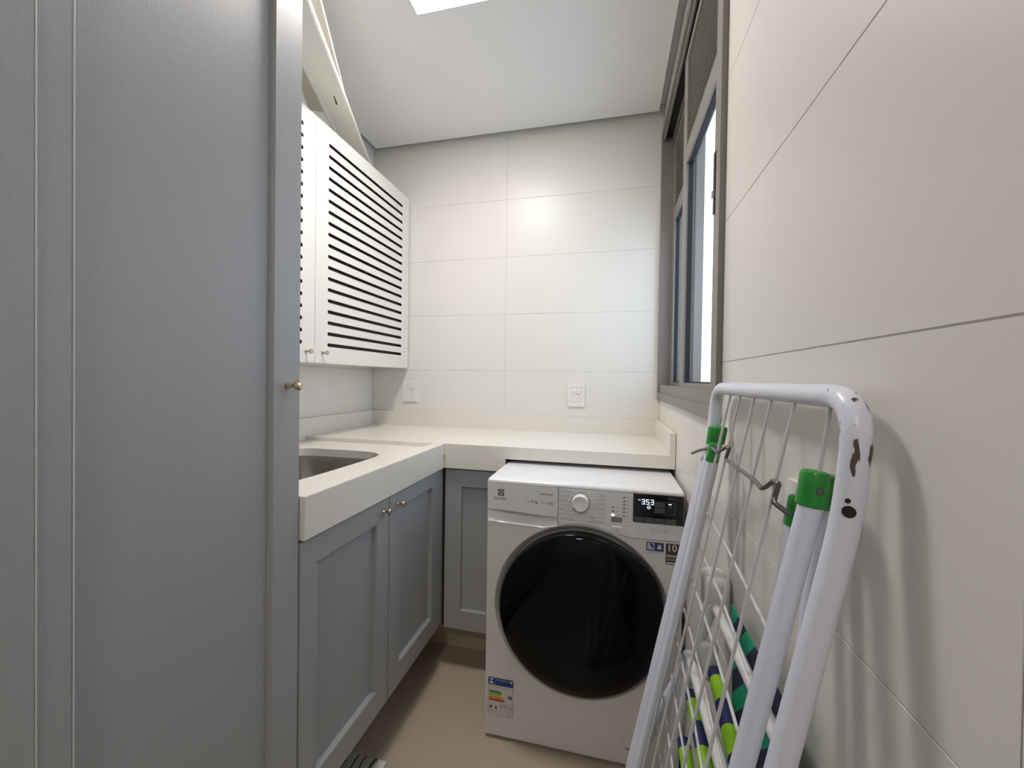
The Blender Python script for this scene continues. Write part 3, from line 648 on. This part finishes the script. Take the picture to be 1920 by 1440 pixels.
# ------------------------------------------------------------------ folding drying rack leaning by the right wall
rk = thing('drying_rack', 'folded white metal clothes drying rack with green end caps leaning on the right wall', 'drying rack', (.08, .63, 0))
TZ = 1.1595
def lx(z, o=0): return (.196 + .0755 * (z - 1.06) if z > 1.06 else .196 - .205 * (1.06 - z)) + o
def P(y, z, o=0): return (lx(z, o), y, z)
YN_, YF_ = .398, .866; R0 = .0112
bm = bmesh.new(); tube(bm, [P(YN_, .035), P(YN_, 1.06), P(YN_, TZ), P(YF_, TZ), P(YF_, 1.06), P(YF_, .035)], R0, 20, rad={1: .04, 2: .045, 3: .045, 4: .04}, seg=9)
main = obj('outer_frame', bm, 'tube', rk, smooth=True)
for zz, rr, sh in ((1.0660, .0048, 0), (1.0748, .0020, .0014)):
    q = Vector(P(YN_, zz)); dv = Vector((-.43, -.90, .05)).normalized() + Vector((.9, -.43, 0)) * (-sh / R0); dv.normalize()
    bm = lathe(bmesh.new(), [(rr, 0), (rr, .0032), (rr * .6, .0033)], (0, 0, 0), 'z', 16)
    bm.transform(Matrix.Translation(q + dv * (R0 - .0020)) @ Vector((0, 0, 1)).rotation_difference(dv).to_matrix().to_4x4()); bmesh.ops.scale(bm, vec=(1, 1, 1), verts=bm.verts)
    obj('bolt_hole', bm, 'hole', main)
bm = bmesh.new(); box(bm, lx(.075) - .004, lx(.075) + .004, YN_, YF_, .07, .08); obj('lower_crossbar', bm, 'wire', rk)
b_ = bmesh.new(); tube(b_, [P(.436, TZ - .006, -.004), P(.443, 1.086, -.004)], .0021, 8); obj('long_wire', b_, 'wire', rk)
for y in (.757, .704, .640, .577, .510):
    b_ = bmesh.new(); tube(b_, [P(y, TZ - .006, -.004), P(y, .075, -.004)], .0021, 8); obj('long_wire', b_, 'wire', rk)
# wing frames with rungs
def U(y0, y1, ztop, zbot, o, r, nm, capz=True):
    n_ = []
    for y in (y0, y1):
        b_ = bmesh.new(); tube(b_, [P(y, ztop, o), P(y, min(ztop - .01, 1.05), o), P(y, zbot, o)], r, 16)
        t_ = obj(nm, b_, 'tube', rk, smooth=True)
        if capz:
            top, bot = Vector(P(y, ztop + .005, o)), Vector(P(y, ztop - .029, o)); dv = (top - bot)
            cc = bmesh.new(); tube(cc, [bot, bot + dv * .04, bot + dv * .5, bot + dv * .90, bot + dv * .97, top], [r + .0010, r + .0024, r + .0021, r + .0018, r + .0006, r * .72], 20)
            obj('end_cap', cc, 'green', t_, smooth=True)
            sc = bmesh.new(); lathe(sc, [(.0036, 0), (.0030, .0014), (0, .0018)], (P(y, ztop - .012, o)[0], P(y, ztop - .012, o)[1] - r - .0019, ztop - .012), 'y', 12); obj('rivet', sc, 'chrome', t_)
        n_.append(t_)
    return n_
U(.446, .826, 1.083, .02, -.006, .0105, 'leg_tube')
def free_tube(pts, r):
    b_ = bmesh.new(); tube(b_, pts, r, 16, rad=.02, seg=4); t_ = obj('wing_tube', b_, 'tube', rk, smooth=True)
    a, b2_ = Vector(pts[0]), Vector(pts[1]); d_ = (b2_ - a).normalized(); bot = a + d_ * .030; top = a - d_ * .004; dv = top - bot
    cc = bmesh.new(); tube(cc, [bot, bot + dv * .04, bot + dv * .5, bot + dv * .90, bot + dv * .97, top], [r + .0010, r + .0024, r + .0021, r + .0018, r + .0006, r * .72], 20); obj('end_cap', cc, 'green', t_, smooth=True)
free_tube([(.2085, .462, 1.078), (.190, .461, .860), (.118, .461, .512), (.030, .461, .080)], .0085)
free_tube([(.200, .499, 1.046), (.176, .4995, .867), (.084, .4995, .419), (.015, .4995, .083)], .0082)
free_tube([P(.848, 1.083, .010), P(.848, .90, .010), P(.848, .06, .010)], .0085)
free_tube([P(.790, 1.058, -.012), P(.798, .90, -.006), P(.806, .06, -.004)], .0085)
for k in range(8):
    z = .932 - k * .0662; xw = .178 - .16 * (.93 - z)
    b_ = bmesh.new(); tube(b_, [(xw, .868, z), (xw - .004, .66, z - .010), (xw - .013, .468, z - .022)], .0021, 8); obj('rung', b_, 'wire', rk)
# the grey locking wire
bm = bmesh.new(); tube(bm, [(.166, .900, 1.024), (.170, .862, 1.036), (.177, .789, 1.055), (.176, .745, 1.054), (.177, .730, 1.058), (.181, .703, 1.070), (.181, .690, 1.070), (.178, .700, 1.050), (.176, .565, 1.050), (.175, .533, 1.047), (.176, .520, 1.053), (.178, .506, 1.063), (.178, .492, 1.063), (.176, .497, 1.047), (.174, .494, 1.042), (.188, .488, 1.031)], .0028, 10, rad=.003, seg=3)
obj('locking_wire', bm, 'chrome', rk, smooth=True)
for y, o_ in ((.884, 0), (.396, .012)):
    bm = bmesh.new(); tube(bm, [(.165 + o_, y, .620), (.116 + o_, y, .500), (.063 + o_, y, .355), (-.060, y, .012)], .0085, 14, rad=.01); obj('stay_leg', bm, 'tube', rk, smooth=True)
bm = bmesh.new(); tube(bm, [(-.060, .396, .012), (-.060, .884, .012)], .0085, 12); obj('foot_bar', bm, 'tube', rk, smooth=True)
bm = bmesh.new(); tube(bm, [(lx(.037), YN_, .037), (lx(.037), YF_, .037)], .0085, 12); obj('foot_bar', bm, 'tube', rk, smooth=True)
for y in (YN_, YF_): obj('rubber_foot', B(lx(.02) - .013, lx(.02) + .013, y - .013, y + .013, 0, .037, bev=.003), 'black', rk)

# ------------------------------------------------------------------ two folded beach chairs behind the rack
def beach_chair(name, label, fr, sheets, sleeves, cloth, arms):
    t = thing(name, label, 'beach chair', (.15, .55, 0), None)
    for nm, pts, r in fr:
        b_ = bmesh.new(); tube(b_, pts, r, 16, rad=.035, seg=7); obj(nm, b_, 'chair', t, smooth=True)
    for pts, w0, w1 in sheets:      # cloth sheet: profile in XZ swept along Y
        b_ = bmesh.new(); prev = None
        for k in range(17):
            y = w0 + (w1 - w0) * k / 16; row = [b_.verts.new((x, y - .05 * (.8 - z) * 0, z)) for x, z in pts] + [b_.verts.new((x + .0016, y, z)) for x, z in pts[::-1]]
            if prev:
                for i in range(len(row)): b_.faces.new((prev[i], prev[(i + 1) % len(row)], row[(i + 1) % len(row)], row[i]))
            else: b_.faces.new(row)
            prev = row
        b_.faces.new(prev[::-1]); obj('fabric_sheet', b_, cloth, t, smooth=True)
    for a, b2_, r in sleeves:
        b_ = bmesh.new(); tube(b_, [a, b2_], r, 18); obj('fabric_sleeve', b_, cloth, t, smooth=True)
    for a in arms: obj('armrest', B(*a, bev=.0135, seg=5), 'plastic', t, smooth=True)
    return t
beach_chair('folded_beach_chair', 'folded beach chair with teal and navy striped cloth, nearer the right wall',
    [('frame', [(.075, .800, .012), (.100, .800, .300), (.150, .800, .640), (.189, .800, .772), (.189, .460, .772), (.100, .460, .012)], .0085)],
    [([(.203, .800), (.206, .72), (.207, .60), (.204, .35), (.196, .14)], .745, .505)], [], 'teal', [(.180, .2235, .815, .880, .735, .806)])
beach_chair('folded_beach_chair', 'folded beach chair with lime and navy striped cloth, in front of the teal one',
    [('frame', [(.060, .824, .012), (.150, .824, .668), (.150, .430, .668), (.060, .430, .012)], .0088)],
    [([(.143, .500), (.140, .46), (.128, .40), (.12, .25)], .758, .485), ([(.186, .55), (.185, .50), (.178, .3), (.17, .15)], .758, .485)],
    [((.150, .774, .617), (.150, .485, .546), .0110), ((.187, .774, .664), (.187, .485, .572), .0125), ((.138, .774, .530), (.138, .485, .453), .0110)], 'lime', [(.164, .196, .778, .806, .635, .705)])

# ------------------------------------------------------------------ patterned mat by the sink cabinet
def mat_print():
    m = mat('patterned_mat', (.5, .52, .5, 1), rough=.8); nt = m.node_tree; b = nt.nodes['Principled BSDF']
    g = nt.nodes.new('ShaderNodeNewGeometry'); w = nt.nodes.new('ShaderNodeTexWave'); w.inputs['Scale'].default_value = 9; w.inputs['Distortion'].default_value = 6; w.inputs['Detail'].default_value = 1
    r = nt.nodes.new('ShaderNodeValToRGB'); r.color_ramp.elements[0].position = .06; r.color_ramp.elements[0].color = (.05, .05, .045, 1); r.color_ramp.elements[1].position = .16; r.color_ramp.elements[1].color = (.40, .41, .39, 1)
    nt.links.new(g.outputs['Position'], w.inputs[0]); nt.links.new(w.outputs[0], r.inputs[0]); nt.links.new(r.outputs[0], b.inputs['Base Color']); return m
fm = thing('floor_mat', 'grey swirl-patterned floor mat with a pale border by the base cabinet', 'mat', (-.7, .8, 0))
obj('mat_field', B(-.780, -.665, .45, 1.098, 0, .012, bev=.002), mat_print(), fm)
obj('mat_border', B(-.6648, -.637, .45, 1.098, 0, .012, bev=.002), 'paper', fm)

for o in bpy.data.objects:
    if o.name.split('.')[0] in ('panel_print', 'display_print', 'label_print', 'sticker_print', 'lettering'): o['kind'] = 'stuff'
